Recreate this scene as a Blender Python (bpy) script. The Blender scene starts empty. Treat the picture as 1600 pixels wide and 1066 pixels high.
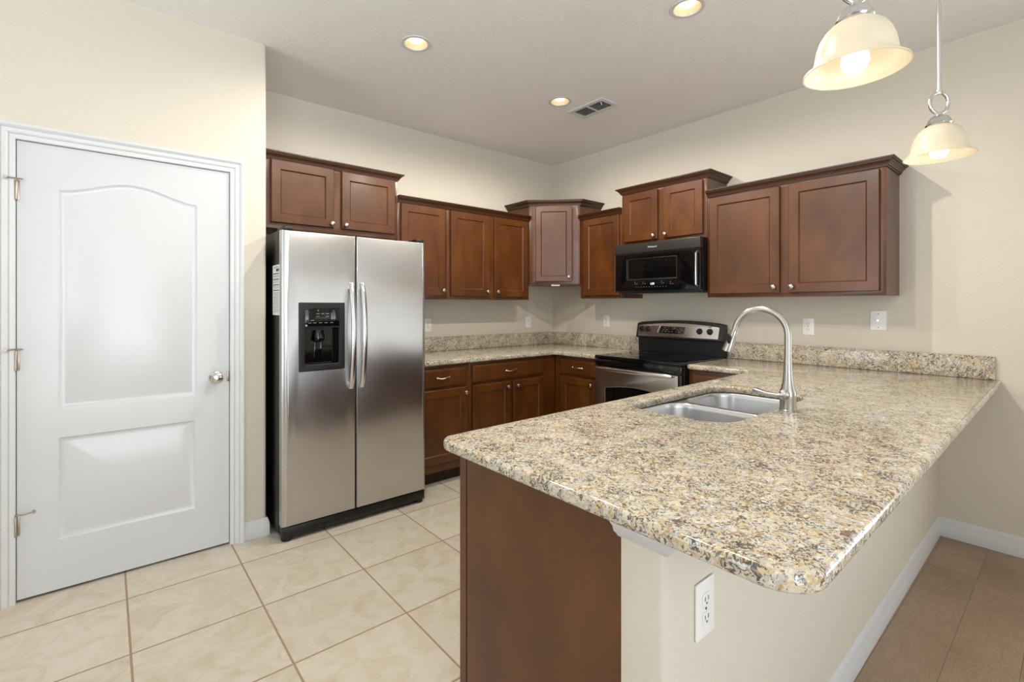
import bpy, bmesh, math, random
from mathutils import Vector, Matrix
from mathutils.geometry import tessellate_polygon

random.seed(4)
PI = math.pi
SC = bpy.context.scene
COL = SC.collection

# ------------------------------------------------------------------ camera, world, exposure
CZ = 2.805                       # ceiling height
cam_d = bpy.data.cameras.new('camera')
cam = bpy.data.objects.new('camera', cam_d)
COL.objects.link(cam)
cam.location = (-3.7162, -3.5631, 1.3094)
cam.rotation_euler = (PI / 2, 0, math.radians(51.1742 - 90))
cam_d.sensor_width = 36
cam_d.lens = 746.587 / 1600 * 36
cam_d.shift_x = (800 - 767.3) / 1600
cam_d.shift_y = -(533 - 478.32) / 1600
cam_d.clip_start = 0.02
SC.camera = cam

SC.view_settings.view_transform = 'Standard'
SC.view_settings.look = 'None'
SC.view_settings.gamma = 1
SC.view_settings.use_curve_mapping = False
SC.view_settings.exposure = 0.1

w = bpy.data.worlds.new('daylight')
SC.world = w
w.use_nodes = True
wn_ = w.node_tree
wb = wn_.nodes['Background']
# bright overcast sky above an added bright ground half that lights the ceiling
tcw = wn_.nodes.new('ShaderNodeTexCoord')
spw = wn_.nodes.new('ShaderNodeSeparateXYZ')
wn_.links.new(tcw.outputs['Generated'], spw.inputs[0])
mrw = wn_.nodes.new('ShaderNodeMapRange')
mrw.inputs[1].default_value = -0.06
mrw.inputs[2].default_value = 0.06
wn_.links.new(spw.outputs[2], mrw.inputs[0])
SKY, GROUND = 3.4, 7.6
mxw = wn_.nodes.new('ShaderNodeMix')
mxw.inputs[2].default_value = GROUND
mxw.inputs[3].default_value = SKY
wn_.links.new(mrw.outputs[0], mxw.inputs[0])
wb.inputs[0].default_value = (0.85, 0.93, 1.0, 1)
wn_.links.new(mxw.outputs[0], wb.inputs[1])

SC.cycles.max_bounces = 10
SC.cycles.diffuse_bounces = 6
SC.cycles.glossy_bounces = 5
SC.cycles.transmission_bounces = 8
SC.cycles.sample_clamp_indirect = 6
SC.cycles.caustics_reflective = False
SC.cycles.caustics_refractive = False


def area_light(name, loc, rot, sx, sy, power, color=(1, 1, 1), portal=False, parent=None, shape='RECTANGLE', spread=PI):
    d = bpy.data.lights.new(name, 'AREA')
    d.shape = shape
    d.size = sx
    if shape in ('RECTANGLE', 'ELLIPSE'):
        d.size_y = sy
    d.energy = power
    d.color = color
    d.spread = spread
    if portal:
        d.cycles.is_portal = True
    o = bpy.data.objects.new(name, d)
    COL.objects.link(o)
    o.location = loc
    o.rotation_euler = rot
    if parent:
        o.parent = parent
    return o


BACK_Y = -5.6
LEFT_X = -7.6
# glazed openings behind the camera: back wall (x0, x1, z0, z1) and an added one in the left wall (y0, y1, z0, z1)
OPEN = [(-4.28, -2.72, 0.02, 2.66), (-6.15, -4.68, 0.80, 2.70)]
OPEN_L = [(-2.30, -0.80, 0.10, 2.66)]  # added window, unseen, sends side daylight onto the range wall
for (a, b, c, d) in OPEN:
    area_light('daylight_portal', ((a + b) / 2, BACK_Y - 0.06, (c + d) / 2), (-PI / 2, 0, PI), b - a, d - c, 1, portal=True)
OPEN_R = [(-5.45, -4.35, 0.05, 2.10)]  # added opening, unseen, brightens the half wall and wood floor
for (a, b, c, d) in OPEN_R:
    area_light('daylight_portal', (0.06, (a + b) / 2, (c + d) / 2), (PI / 2, 0, PI / 2), b - a, d - c, 1, portal=True)
for (a, b, c, d) in OPEN_L:
    area_light('daylight_portal', (LEFT_X - 0.06, (a + b) / 2, (c + d) / 2), (PI / 2, 0, -PI / 2), b - a, d - c, 1, portal=True)


# ------------------------------------------------------------------ node helpers
def srgb(r, g, b):
    def f(c):
        c /= 255.0
        return c / 12.92 if c <= 0.04045 else ((c + 0.055) / 1.055) ** 2.4
    return (f(r), f(g), f(b), 1)


class NT:
    def __init__(self, name):
        self.m = bpy.data.materials.new(name)
        self.m.use_nodes = True
        self.t = self.m.node_tree
        self.b = self.t.nodes['Principled BSDF']
        self.out = self.t.nodes['Material Output']

    def n(self, typ, **kw):
        x = self.t.nodes.new(typ)
        for k, v in kw.items():
            setattr(x, k, v)
        return x

    def l(self, a, b):
        self.t.links.new(a, b)

    def set(self, **kw):
        for k, v in kw.items():
            s = self.b.inputs[k.replace('_', ' ')]
            s.default_value = v
        return self

    def coord(self, scale=(1, 1, 1), kind='Object', rot=(0, 0, 0)):
        if kind == 'World':
            tc = self.n('ShaderNodeNewGeometry')
            src = tc.outputs['Position']
        else:
            tc = self.n('ShaderNodeTexCoord')
            src = tc.outputs[kind]
        mp = self.n('ShaderNodeMapping')
        mp.inputs['Scale'].default_value = scale
        mp.inputs['Rotation'].default_value = rot
        self.l(src, mp.inputs['Vector'])
        return mp.outputs[0]

    def noise(self, vec, scale, detail=2, rough=0.5, dist=0.0):
        x = self.n('ShaderNodeTexNoise')
        x.inputs['Scale'].default_value = scale
        x.inputs['Detail'].default_value = detail
        x.inputs['Roughness'].default_value = rough
        x.inputs['Distortion'].default_value = dist
        self.l(vec, x.inputs['Vector'])
        return x

    def ramp(self, fac, stops, interp='LINEAR'):
        x = self.n('ShaderNodeValToRGB')
        x.color_ramp.interpolation = interp
        e = x.color_ramp.elements
        while len(e) < len(stops):
            e.new(0.5)
        for i, (p, c) in enumerate(stops):
            e[i].position = p
            e[i].color = c
        self.l(fac, x.inputs[0])
        return x.outputs[0]

    def mix(self, fac, a, b, mode='MIX'):
        x = self.n('ShaderNodeMix', data_type='RGBA', blend_type=mode)
        for sock, v in ((x.inputs[0], fac), (x.inputs[6], a), (x.inputs[7], b)):
            if isinstance(v, (int, float)):
                sock.default_value = v
            elif isinstance(v, tuple):
                sock.default_value = v
            else:
                self.l(v, sock)
        return x.outputs[2]

    def math(self, op, a, b=None, c=None):
        x = self.n('ShaderNodeMath', operation=op)
        for i, v in enumerate((a, b, c)):
            if v is None:
                continue
            if isinstance(v, (int, float)):
                x.inputs[i].default_value = v
            else:
                self.l(v, x.inputs[i])
        return x.outputs[0]

    def bump(self, h, strength=0.2, dist=0.01):
        x = self.n('ShaderNodeBump')
        x.inputs['Strength'].default_value = strength
        x.inputs['Distance'].default_value = dist
        self.l(h, x.inputs['Height'])
        self.l(x.outputs[0], self.b.inputs['Normal'])
        return x

    def base(self, s):
        if isinstance(s, tuple):
            self.b.inputs['Base Color'].default_value = s
        else:
            self.l(s, self.b.inputs['Base Color'])


def plain(name, col, rough=0.5, metal=0.0, **kw):
    t = NT(name)
    v = t.coord((1, 1, 1))
    nz = t.noise(v, 9, 3)
    t.base(t.mix(nz.outputs[0], tuple(c * 0.97 for c in col[:3]) + (1,), tuple(min(1, c * 1.03) for c in col[:3]) + (1,)))
    t.set(Roughness=rough, Metallic=metal, **kw)
    return t.m


M = {}


def wall_mat(name, col, scale=95, strength=0.2):
    t = NT(name)
    v = t.coord((1, 1, 1), 'World')
    nz = t.noise(v, scale, 3, 0.6)
    big = t.noise(v, 1.3, 2)
    t.base(t.mix(big.outputs[0], tuple(c * 0.975 for c in col[:3]) + (1,), tuple(c * 1.02 for c in col[:3]) + (1,)))
    t.set(Roughness=0.75)
    r = t.ramp(nz.outputs[0], [(0.42, (0, 0, 0, 1)), (0.62, (1, 1, 1, 1))])
    t.bump(r, strength, 0.004)
    return t.m


M['wall'] = wall_mat('cream_wall_paint', srgb(213, 206, 192))
t = NT('white_knockdown_ceiling')
v = t.coord((1, 1, 1), 'World')
a = t.noise(v, 46, 4, 0.6, 0.6)
r = t.ramp(a.outputs[0], [(0.46, (0, 0, 0, 1)), (0.54, (1, 1, 1, 1))])
t.base(srgb(240, 239, 237))
t.set(Roughness=0.85)
t.bump(r, 0.3, 0.006)
M['ceiling'] = t.m

M['trim'] = plain('white_trim_paint', srgb(212, 214, 215), 0.32)
t = NT('white_door_paint')
v = t.coord((30, 30, 3))
g = t.noise(v, 6, 4, 0.6)
t.base(srgb(206, 208, 211))
t.set(Roughness=0.21)
t.bump(g.outputs[0], 0.05, 0.002)
M['door'] = t.m

# tiled floor: pitch .463 x .435
t = NT('beige_ceramic_tile')
geo = t.n('ShaderNodeNewGeometry')
sep = t.n('ShaderNodeSeparateXYZ')
t.l(geo.outputs['Position'], sep.inputs[0])
PX, PY, GX, GY = 0.463, 0.434, -3.182, -0.881
ux = t.math('DIVIDE', t.math('SUBTRACT', sep.outputs[0], GX), PX)
uy = t.math('DIVIDE', t.math('SUBTRACT', sep.outputs[1], GY), PY)
dx = t.math('MULTIPLY', t.math('SUBTRACT', 0.5, t.math('ABSOLUTE', t.math('SUBTRACT', t.math('FRACT', ux), 0.5))), PX)
dy = t.math('MULTIPLY', t.math('SUBTRACT', 0.5, t.math('ABSOLUTE', t.math('SUBTRACT', t.math('FRACT', uy), 0.5))), PY)
dmin = t.math('MINIMUM', dx, dy)
grout = t.n('ShaderNodeMapRange')
grout.inputs[1].default_value = 0.0032
grout.inputs[2].default_value = 0.0048
t.l(dmin, grout.inputs[0])
cell = t.n('ShaderNodeCombineXYZ')
t.l(t.math('FLOOR', ux), cell.inputs[0])
t.l(t.math('FLOOR', uy), cell.inputs[1])
wn = t.n('ShaderNodeTexWhiteNoise', noise_dimensions='2D')
t.l(cell.outputs[0], wn.inputs['Vector'])
off = t.n('ShaderNodeVectorMath', operation='MULTIPLY_ADD')
t.l(wn.outputs['Color'], off.inputs[0])
off.inputs[1].default_value = (13, 13, 13)
t.l(geo.outputs['Position'], off.inputs[2])
pos = off.outputs[0]
cloud = t.noise(pos, 6.5, 7, 0.72, 1.0)
c1 = t.ramp(cloud.outputs[0], [(0.30, srgb(206, 190, 164)), (0.47, srgb(219, 207, 187)), (0.58, srgb(226, 217, 201)), (0.75, srgb(218, 212, 202))])
vein = t.noise(pos, 14, 3, 0.5, 2.2)
vm = t.math('ABSOLUTE', t.math('SUBTRACT', vein.outputs[0], 0.5))
vr = t.ramp(vm, [(0.0, (0.8, 0.8, 0.8, 1)), (0.03, (0, 0, 0, 1))])
patch = t.noise(pos, 3.2, 2)
vr2 = t.mix(1.0, vr, t.ramp(patch.outputs[0], [(0.48, (0, 0, 0, 1)), (0.62, (1, 1, 1, 1))]), 'MULTIPLY')
c2 = t.mix(vr2, c1, srgb(236, 224, 203))
tint = t.mix(wn.outputs['Value'], (0.70, 0.70, 0.70, 1), (0.77, 0.77, 0.77, 1))
c3 = t.mix(1.0, c2, tint, 'MULTIPLY')
t.base(t.mix(grout.outputs[0], srgb(152, 128, 108), c3))
rr = t.n('ShaderNodeMapRange')
t.l(grout.outputs[0], rr.inputs[0])
rr.inputs[3].default_value = 0.85
rr.inputs[4].default_value = 0.38
t.l(rr.outputs[0], t.b.inputs['Roughness'])
t.bump(grout.outputs[0], 0.35, 0.003)
M['tile'] = t.m

# wood plank floor
t = NT('brown_wood_plank')
v = t.coord((1, 1, 1), 'World')
bk = t.n('ShaderNodeTexBrick')
bk.offset = 0.37
bk.inputs['Scale'].default_value = 1
bk.inputs['Brick Width'].default_value = 1.22
bk.inputs['Row Height'].default_value = 0.18
bk.inputs['Mortar Size'].default_value = 0.0007
bk.inputs['Color1'].default_value = (0, 0, 0, 1)
bk.inputs['Color2'].default_value = (1, 1, 1, 1)
t.l(v, bk.inputs['Vector'])
sepb = t.n('ShaderNodeSeparateColor')
t.l(bk.outputs['Color'], sepb.inputs[0])
rv = sepb.outputs[0]
off = t.n('ShaderNodeVectorMath', operation='MULTIPLY_ADD')
t.l(bk.outputs['Color'], off.inputs[0])
off.inputs[1].default_value = (7, 5, 3)
t.l(v, off.inputs[2])
mp = t.n('ShaderNodeMapping')
mp.inputs['Scale'].default_value = (1.3, 7.0, 1)
t.l(off.outputs[0], mp.inputs[0])
g1 = t.noise(mp.outputs[0], 1.6, 5, 0.6, 1.6)
rings = t.math('FRACT', t.math('MULTIPLY', g1.outputs[0], 9))
mp2 = t.n('ShaderNodeMapping')
mp2.inputs['Scale'].default_value = (3, 60, 1)
t.l(off.outputs[0], mp2.inputs[0])
g2 = t.noise(mp2.outputs[0], 2, 4, 0.6)
cl = t.noise(off.outputs[0], 2.5, 3)
c1 = t.ramp(cl.outputs[0], [(0.3, srgb(138, 114, 92)), (0.5, srgb(162, 136, 112)), (0.7, srgb(176, 150, 124))])
c2 = t.mix(t.math('MULTIPLY', rings, 0.38), c1, srgb(116, 94, 76))
c3 = t.mix(t.math('MULTIPLY', g2.outputs[0], 0.25), c2, srgb(118, 98, 80))
c4 = t.mix(t.math('MULTIPLY', rv, 0.18), c3, srgb(160, 138, 120))
t.base(t.mix(bk.outputs['Fac'], c4, srgb(70, 55, 45)))
t.set(Roughness=0.42)
M['wood_floor'] = t.m


def cabinet_mat(name, lo, mid, hi, rough=0.34):
    t = NT(name)
    tc = t.n('ShaderNodeTexCoord')
    oi = t.n('ShaderNodeObjectInfo')
    off = t.n('ShaderNodeVectorMath', operation='ADD')
    t.l(tc.outputs['Object'], off.inputs[0])
    sc = t.n('ShaderNodeVectorMath', operation='SCALE')
    comb = t.n('ShaderNodeCombineXYZ')
    t.l(oi.outputs['Random'], comb.inputs[0])
    t.l(oi.outputs['Random'], comb.inputs[1])
    t.l(oi.outputs['Random'], comb.inputs[2])
    t.l(comb.outputs[0], sc.inputs[0])
    sc.inputs['Scale'].default_value = 17
    t.l(sc.outputs[0], off.inputs[1])
    mp = t.n('ShaderNodeMapping')
    mp.inputs['Scale'].default_value = (1, 1, 0.55)
    t.l(off.outputs[0], mp.inputs[0])
    cloud = t.noise(mp.outputs[0], 5.5, 4, 0.6, 0.4)
    mp2 = t.n('ShaderNodeMapping')
    mp2.inputs['Scale'].default_value = (55, 55, 2.2)
    t.l(off.outputs[0], mp2.inputs[0])
    gr = t.noise(mp2.outputs[0], 2, 3, 0.6)
    c = t.ramp(cloud.outputs[0], [(0.28, lo), (0.5, mid), (0.72, hi)])
    c = t.mix(t.math('MULTIPLY', gr.outputs[0], 0.22), c, tuple(x * 0.62 for x in mid[:3]) + (1,))
    t.base(c)
    t.set(Roughness=rough)
    t.b.inputs['Coat Weight'].default_value = 0.3
    t.b.inputs['Coat Roughness'].default_value = 0.2
    t.b.inputs['Specular IOR Level'].default_value = 0.42
    return t.m


M['cab'] = cabinet_mat('stained_maple', srgb(68, 34, 6), srgb(85, 45, 11), srgb(102, 58, 18))
M['cab_dark'] = plain('dark_stained_crown', srgb(66, 36, 14), 0.36)
M['toe'] = plain('dark_toe_kick', srgb(48, 26, 16), 0.6)

# granite
t = NT('speckled_granite')
v = t.coord((1, 1, 1), 'World')
dn = t.noise(v, 55, 3)
vm_ = t.n('ShaderNodeVectorMath', operation='MULTIPLY_ADD')
t.l(dn.outputs['Color'], vm_.inputs[0])
vm_.inputs[1].default_value = (0.03, 0.03, 0.03)
t.l(v, vm_.inputs[2])
vv = vm_.outputs[0]
vor = t.n('ShaderNodeTexVoronoi')
vor.inputs['Scale'].default_value = 105
t.l(vv, vor.inputs['Vector'])
sc_ = t.n('ShaderNodeSeparateColor')
t.l(vor.outputs['Color'], sc_.inputs[0])
base = t.ramp(sc_.outputs[0], [(0.0, srgb(188, 166, 126)), (0.22, srgb(204, 190, 160)), (0.5, srgb(212, 203, 182)), (0.78, srgb(176, 172, 164)), (1.0, srgb(224, 221, 214))])
gold = t.noise(v, 22, 3, 0.55)
base = t.mix(t.ramp(gold.outputs[0], [(0.54, (0, 0, 0, 1)), (0.72, (0.45, 0.45, 0.45, 1))]), base, srgb(192, 160, 112))
gw = t.noise(v, 31, 2, 0.5)
base = t.mix(t.ramp(gw.outputs[0], [(0.57, (0, 0, 0, 1)), (0.68, (0.6, 0.6, 0.6, 1))]), base, srgb(190, 189, 186))
vor2 = t.n('ShaderNodeTexVoronoi')
vor2.inputs['Scale'].default_value = 150
t.l(vv, vor2.inputs['Vector'])
sc2 = t.n('ShaderNodeSeparateColor')
t.l(vor2.outputs['Color'], sc2.inputs[0])
dk = t.noise(vv, 80, 3, 0.6, 1.9)
dens = t.noise(v, 12, 3)
thr = t.math('ADD', dk.outputs[0], t.math('MULTIPLY', t.math('SUBTRACT', dens.outputs[0], 0.5), 0.26))
dm = t.ramp(thr, [(0.515, (0, 0, 0, 1)), (0.57, (1, 1, 1, 1))])
dcol = t.ramp(sc2.outputs[1], [(0.0, srgb(40, 38, 38)), (0.45, srgb(84, 80, 76)), (0.75, srgb(106, 86, 64)), (1.0, srgb(56, 60, 67))])
c = t.mix(t.math('MULTIPLY', dm, 0.9), base, dcol)
rs = t.ramp(sc2.outputs[2], [(0.97, (0, 0, 0, 1)), (0.98, (0.5, 0.5, 0.5, 1))])
c = t.mix(rs, c, srgb(140, 84, 54))
t.base(c)
t.set(Roughness=0.12)
M['granite'] = t.m


def steel(name, col, rough, aniso=0.0, smudge=0.06, spread=0.2):
    t = NT(name)
    v2 = t.coord((1, 1, 1))
    sm = t.noise(v2, 4, 2, 0.5)
    t.base(t.mix(sm.outputs[0], tuple(c * (1 - smudge) for c in col[:3]) + (1,), tuple(c * (1 + smudge) for c in col[:3]) + (1,)))
    rr = t.n('ShaderNodeMapRange')
    t.l(sm.outputs[0], rr.inputs[0])
    rr.inputs[3].default_value = rough * (1 - spread)
    rr.inputs[4].default_value = rough * (1 + spread)
    t.l(rr.outputs[0], t.b.inputs['Roughness'])
    t.set(Metallic=1.0)
    if aniso:
        g = t.n('ShaderNodeNewGeometry')
        cr = t.n('ShaderNodeVectorMath', operation='CROSS_PRODUCT')
        t.l(g.outputs['Normal'], cr.inputs[0])
        cr.inputs[1].default_value = (0, 0, 1)
        t.l(cr.outputs[0], t.b.inputs['Tangent'])
        t.b.inputs['Anisotropic'].default_value = aniso
    return t.m


M['steel'] = steel('brushed_stainless', (0.55, 0.54, 0.53, 1), 0.30, 0.8)
M['steel_range'] = steel('range_stainless', (0.50, 0.48, 0.46, 1), 0.24, 0.0)
M['steel_sink'] = steel('satin_sink_steel', (0.60, 0.60, 0.61, 1), 0.30, 0.0, 0.02, 0.05)
M['nickel'] = steel('brushed_nickel', (0.44, 0.42, 0.395, 1), 0.30, 0.0, 0.02, 0.05)
M['handle'] = steel('polished_handle_steel', (0.66, 0.65, 0.64, 1), 0.2, 0.0, 0.02, 0.05)
M['brass'] = steel('aged_nickel_hinge', (0.40, 0.34, 0.28, 1), 0.35, 0.0, 0.03, 0.1)
M['black'] = plain('black_appliance_enamel', srgb(11, 10, 10), 0.4)
M['black_gloss'] = plain('black_glass', srgb(9, 9, 10), 0.06)
M['black_steel'] = plain('black_stainless', srgb(40, 37, 35), 0.28)
M['rubber'] = plain('black_rubber', srgb(14, 14, 14), 0.7)
M['recess_shade'] = plain('recess_shade_black', srgb(12, 11, 10), 0.9)
M['plastic'] = plain('white_outlet_plastic', srgb(238, 238, 236), 0.3)
M['slot'] = plain('dark_slot', srgb(60, 58, 56), 0.6)
M['paper'] = plain('white_paper', srgb(226, 226, 224), 0.7)
M['ink'] = plain('grey_print', srgb(120, 118, 116), 0.7)
M['ink_dark'] = plain('dark_print', srgb(60, 58, 58), 0.7)
M['mark'] = plain('pale_legend_print', srgb(150, 150, 148), 0.5)
M['logo'] = plain('silver_logo', srgb(205, 205, 205), 0.35)


def emit(name, col, strength):
    t = NT(name)
    t.base(col)
    t.b.inputs['Emission Color'].default_value = col
    t.b.inputs['Emission Strength'].default_value = strength
    return t.m


M['bulb'] = emit('lit_bulb', (1, 0.95, 0.86, 1), 1.3)
M['lens'] = emit('lit_downlight_lens', (1, 0.94, 0.80, 1), 1.5)
M['baffle'] = plain('glow_tinted_reflector', srgb(222, 208, 174), 0.5)  # warm glow of the lamp is put into the baffle colour
M['clock'] = emit('clock_digits', (0.9, 0.95, 1, 1), 1.6)
t = NT('frosted_glass_shade')
v = t.coord((1, 1, 1))
nz = t.noise(v, 14, 3)
t.base(t.mix(nz.outputs[0], srgb(212, 201, 176), srgb(222, 213, 192)))
t.set(Roughness=0.35)
tr = t.n('ShaderNodeBsdfTranslucent')
tr.inputs[0].default_value = (0.97, 0.93, 0.84, 1)
mx = t.n('ShaderNodeMixShader')
mx.inputs[0].default_value = 0.25
t.l(t.b.outputs[0], mx.inputs[1])
t.l(tr.outputs[0], mx.inputs[2])
t.l(mx.outputs[0], t.out.inputs[0])
M['shade'] = t.m


# ------------------------------------------------------------------ mesh helpers
def join(bm, tmp, mat=None):
    if mat is not None:
        bmesh.ops.transform(tmp, matrix=mat, verts=tmp.verts)
    me = bpy.data.meshes.new('tmp')
    tmp.to_mesh(me)
    tmp.free()
    bm.from_mesh(me)
    bpy.data.meshes.remove(me)


def box(bm, x0, x1, y0, y1, z0, z1, bev=0.0, seg=2, mat=None):
    t = bmesh.new()
    bmesh.ops.create_cube(t, size=1)
    for v in t.verts:
        v.co = Vector(((x0 + x1) / 2 + v.co.x * (x1 - x0), (y0 + y1) / 2 + v.co.y * (y1 - y0), (z0 + z1) / 2 + v.co.z * (z1 - z0)))
    if bev > 0:
        bmesh.ops.bevel(t, geom=list(t.edges), offset=bev, segments=seg, affect='EDGES', profile=0.5)
    join(bm, t, mat)


def lathe(bm, prof, n=28, mat=None, close=False):
    """prof: (r, z) list, revolved about z."""
    t = bmesh.new()
    rings = []
    for r, z in prof:
        if r < 1e-6:
            rings.append([t.verts.new((0, 0, z))])
        else:
            rings.append([t.verts.new((r * math.cos(2 * PI * i / n), r * math.sin(2 * PI * i / n), z)) for i in range(n)])
    pairs = list(zip(rings[:-1], rings[1:]))
    if close:
        pairs.append((rings[-1], rings[0]))
    for a, b in pairs:
        for i in range(n):
            j = (i + 1) % n
            if len(a) == 1 and len(b) == 1:
                continue
            if len(a) == 1:
                t.faces.new((a[0], b[i], b[j]))
            elif len(b) == 1:
                t.faces.new((a[i], a[j], b[0]))
            else:
                t.faces.new((a[i], a[j], b[j], b[i]))
    bmesh.ops.recalc_face_normals(t, faces=t.faces)
    join(bm, t, mat)


def tube(bm, pts, rad, n=14, closed=False, caps=True, mat=None, flat=1.0):
    t = bmesh.new()
    pts = [Vector(p) for p in pts]
    m = len(pts)
    rs = rad if isinstance(rad, (list, tuple)) else [rad] * m
    up = None
    rings = []
    for i, p in enumerate(pts):
        if closed:
            d = (pts[(i + 1) % m] - pts[i - 1]).normalized()
        else:
            d = (pts[min(i + 1, m - 1)] - pts[max(i - 1, 0)]).normalized()
        if up is None:
            up = Vector((0, 0, 1)) if abs(d.z) < 0.9 else Vector((1, 0, 0))
        u = (up - d * up.dot(d)).normalized()
        s = d.cross(u)
        up = u
        rings.append([t.verts.new(p + (u * math.cos(2 * PI * k / n) * flat + s * math.sin(2 * PI * k / n)) * rs[i]) for k in range(n)])
    pr = list(zip(rings[:-1], rings[1:]))
    if closed:
        pr.append((rings[-1], rings[0]))
    for a, b in pr:
        for k in range(n):
            j = (k + 1) % n
            t.faces.new((a[k], a[j], b[j], b[k]))
    if caps and not closed:
        t.faces.new(rings[0][::-1])
        t.faces.new(rings[-1])
    bmesh.ops.recalc_face_normals(t, faces=t.faces)
    join(bm, t, mat)


def sweep(bm, prof, path, mat=None):
    """closed profile (out, z) along an open xy path; out is to the right of the direction; mitred corners."""
    t = bmesh.new()
    P = [Vector((p[0], p[1])) for p in path]
    rings = []
    for i, p in enumerate(P):
        d0 = (P[i] - P[i - 1]).normalized() if i > 0 else None
        d1 = (P[i + 1] - P[i]).normalized() if i < len(P) - 1 else None
        n0 = Vector((d0.y, -d0.x)) if d0 else None
        n1 = Vector((d1.y, -d1.x)) if d1 else None
        if n0 and n1:
            s = n0 + n1
            mvec = s / (1 + n0.dot(n1))
        else:
            mvec = n0 or n1
        rings.append([t.verts.new((p.x + mvec.x * o, p.y + mvec.y * o, z)) for o, z in prof])
    k = len(prof)
    for a, b in zip(rings[:-1], rings[1:]):
        for i in range(k):
            j = (i + 1) % k
            t.faces.new((a[i], a[j], b[j], b[i]))
    t.faces.new(rings[0])
    t.faces.new(rings[-1][::-1])
    bmesh.ops.recalc_face_normals(t, faces=t.faces)
    join(bm, t, mat)


def prism(bm, poly, z0, z1, bev=0.0, seg=2, mat=None):
    t = bmesh.new()
    vs = [t.verts.new((x, y, z0)) for x, y in poly]
    f = t.faces.new(vs)
    r = bmesh.ops.extrude_face_region(t, geom=[f])
    for v in r['geom']:
        if isinstance(v, bmesh.types.BMVert):
            v.co.z = z1
    bmesh.ops.recalc_face_normals(t, faces=t.faces)
    if bev > 0:
        bmesh.ops.bevel(t, geom=list(t.edges), offset=bev, segments=seg, affect='EDGES', profile=0.5)
    join(bm, t, mat)


def round_poly(pts, rads, n=6):
    """corner-rounded polygon (list of xy); rads per corner."""
    out = []
    m = len(pts)
    for i in range(m):
        p = Vector(pts[i])
        r = rads[i] if isinstance(rads, (list, tuple)) else rads
        if r <= 0:
            out.append((p.x, p.y))
            continue
        a = (Vector(pts[i - 1]) - p).normalized()
        b = (Vector(pts[(i + 1) % m]) - p).normalized()
        ang = a.angle(b)
        dd = r / math.tan(ang / 2)
        c = p + (a + b).normalized() * (r / math.sin(ang / 2))
        s = p + a * dd
        e = p + b * dd
        a0 = math.atan2(s.y - c.y, s.x - c.x)
        a1 = math.atan2(e.y - c.y, e.x - c.x)
        da = (a1 - a0 + PI) % (2 * PI) - PI
        for k in range(n + 1):
            g = a0 + da * k / n
            out.append((c.x + r * math.cos(g), c.y + r * math.sin(g)))
    return out


def rrect(x0, x1, y0, y1, r, n=6):
    return round_poly([(x0, y0), (x1, y0), (x1, y1), (x0, y1)], r, n)


def slab(bm, outer, holes, z0, z1, bev=0.006, res=3, mat=None):
    """flat slab with holes and rounded top and bottom edges, from a filled 2D curve."""
    cu = bpy.data.curves.new('tmp', 'CURVE')
    cu.dimensions = '2D'
    cu.fill_mode = 'BOTH'
    for lp in [outer] + list(holes):
        sp = cu.splines.new('POLY')
        sp.points.add(len(lp) - 1)
        for q, (x, y) in zip(sp.points, lp):
            q.co = (x, y, 0, 1)
        sp.use_cyclic_u = True
    th = (z1 - z0) / 2
    cu.extrude = max(th - bev, 0)
    cu.bevel_depth = bev
    cu.bevel_resolution = res
    cu.offset = -bev
    ob = bpy.data.objects.new('tmp', cu)
    COL.objects.link(ob)
    dg = bpy.context.evaluated_depsgraph_get()
    me = bpy.data.meshes.new_from_object(ob.evaluated_get(dg))
    t = bmesh.new()
    t.from_mesh(me)
    bmesh.ops.remove_doubles(t, verts=t.verts, dist=1e-5)
    bmesh.ops.recalc_face_normals(t, faces=t.faces)
    for v in t.verts:
        v.co.z += (z0 + z1) / 2
    bpy.data.objects.remove(ob)
    bpy.data.curves.remove(cu)
    bpy.data.meshes.remove(me)
    join(bm, t, mat)


def holed_face(bm, outer, holes, to3d):
    loops = [[Vector((x, y, 0)) for x, y in lp] for lp in [outer] + list(holes)]
    tris = tessellate_polygon(loops)
    flat = [p for lp in loops for p in lp]
    t = bmesh.new()
    vs = [t.verts.new(to3d(p.x, p.y)) for p in flat]
    for a, b, c in tris:
        try:
            t.faces.new((vs[a], vs[b], vs[c]))
        except ValueError:
            pass
    join(bm, t)


def strip(bm, la, lb):
    """quads between two closed 3D loops of equal length."""
    t = bmesh.new()
    a = [t.verts.new(p) for p in la]
    b = [t.verts.new(p) for p in lb]
    n = len(a)
    for i in range(n):
        j = (i + 1) % n
        t.faces.new((a[i], a[j], b[j], b[i]))
    join(bm, t)


def fill(bm, lp):
    t = bmesh.new()
    t.faces.new([t.verts.new(p) for p in lp])
    join(bm, t)


def obj(name, bm, mat, parent=None, loc=(0, 0, 0), rot=(0, 0, 0), smooth=35, **props):
    me = bpy.data.meshes.new(name)
    bm.to_mesh(me)
    bm.free()
    if smooth:
        for p in me.polygons:
            p.use_smooth = True
        me.set_sharp_from_angle(angle=math.radians(smooth))
    me.materials.append(M[mat] if isinstance(mat, str) else mat)
    o = bpy.data.objects.new(name, me)
    COL.objects.link(o)
    o.location = loc
    o.rotation_euler = rot
    if parent:
        o.parent = parent
    for k, v in props.items():
        o[k] = v
    return o


def thing(name, label, cat, loc=(0, 0, 0), rz=0.0, group=None, kind=None):
    o = bpy.data.objects.new(name, None)
    o.empty_display_size = 0.1
    COL.objects.link(o)
    o.location = loc
    o.rotation_euler = (0, 0, rz)
    o['label'] = label
    o['category'] = cat
    if group:
        o['group'] = group
    if kind:
        o['kind'] = kind
    return o


def struct(name, bm, mat, label, cat, parent=None, **kw):
    o = obj(name, bm, mat, parent, **kw)
    if parent is None:
        o['kind'] = 'structure'
        o['label'] = label
        o['category'] = cat
    return o


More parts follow.
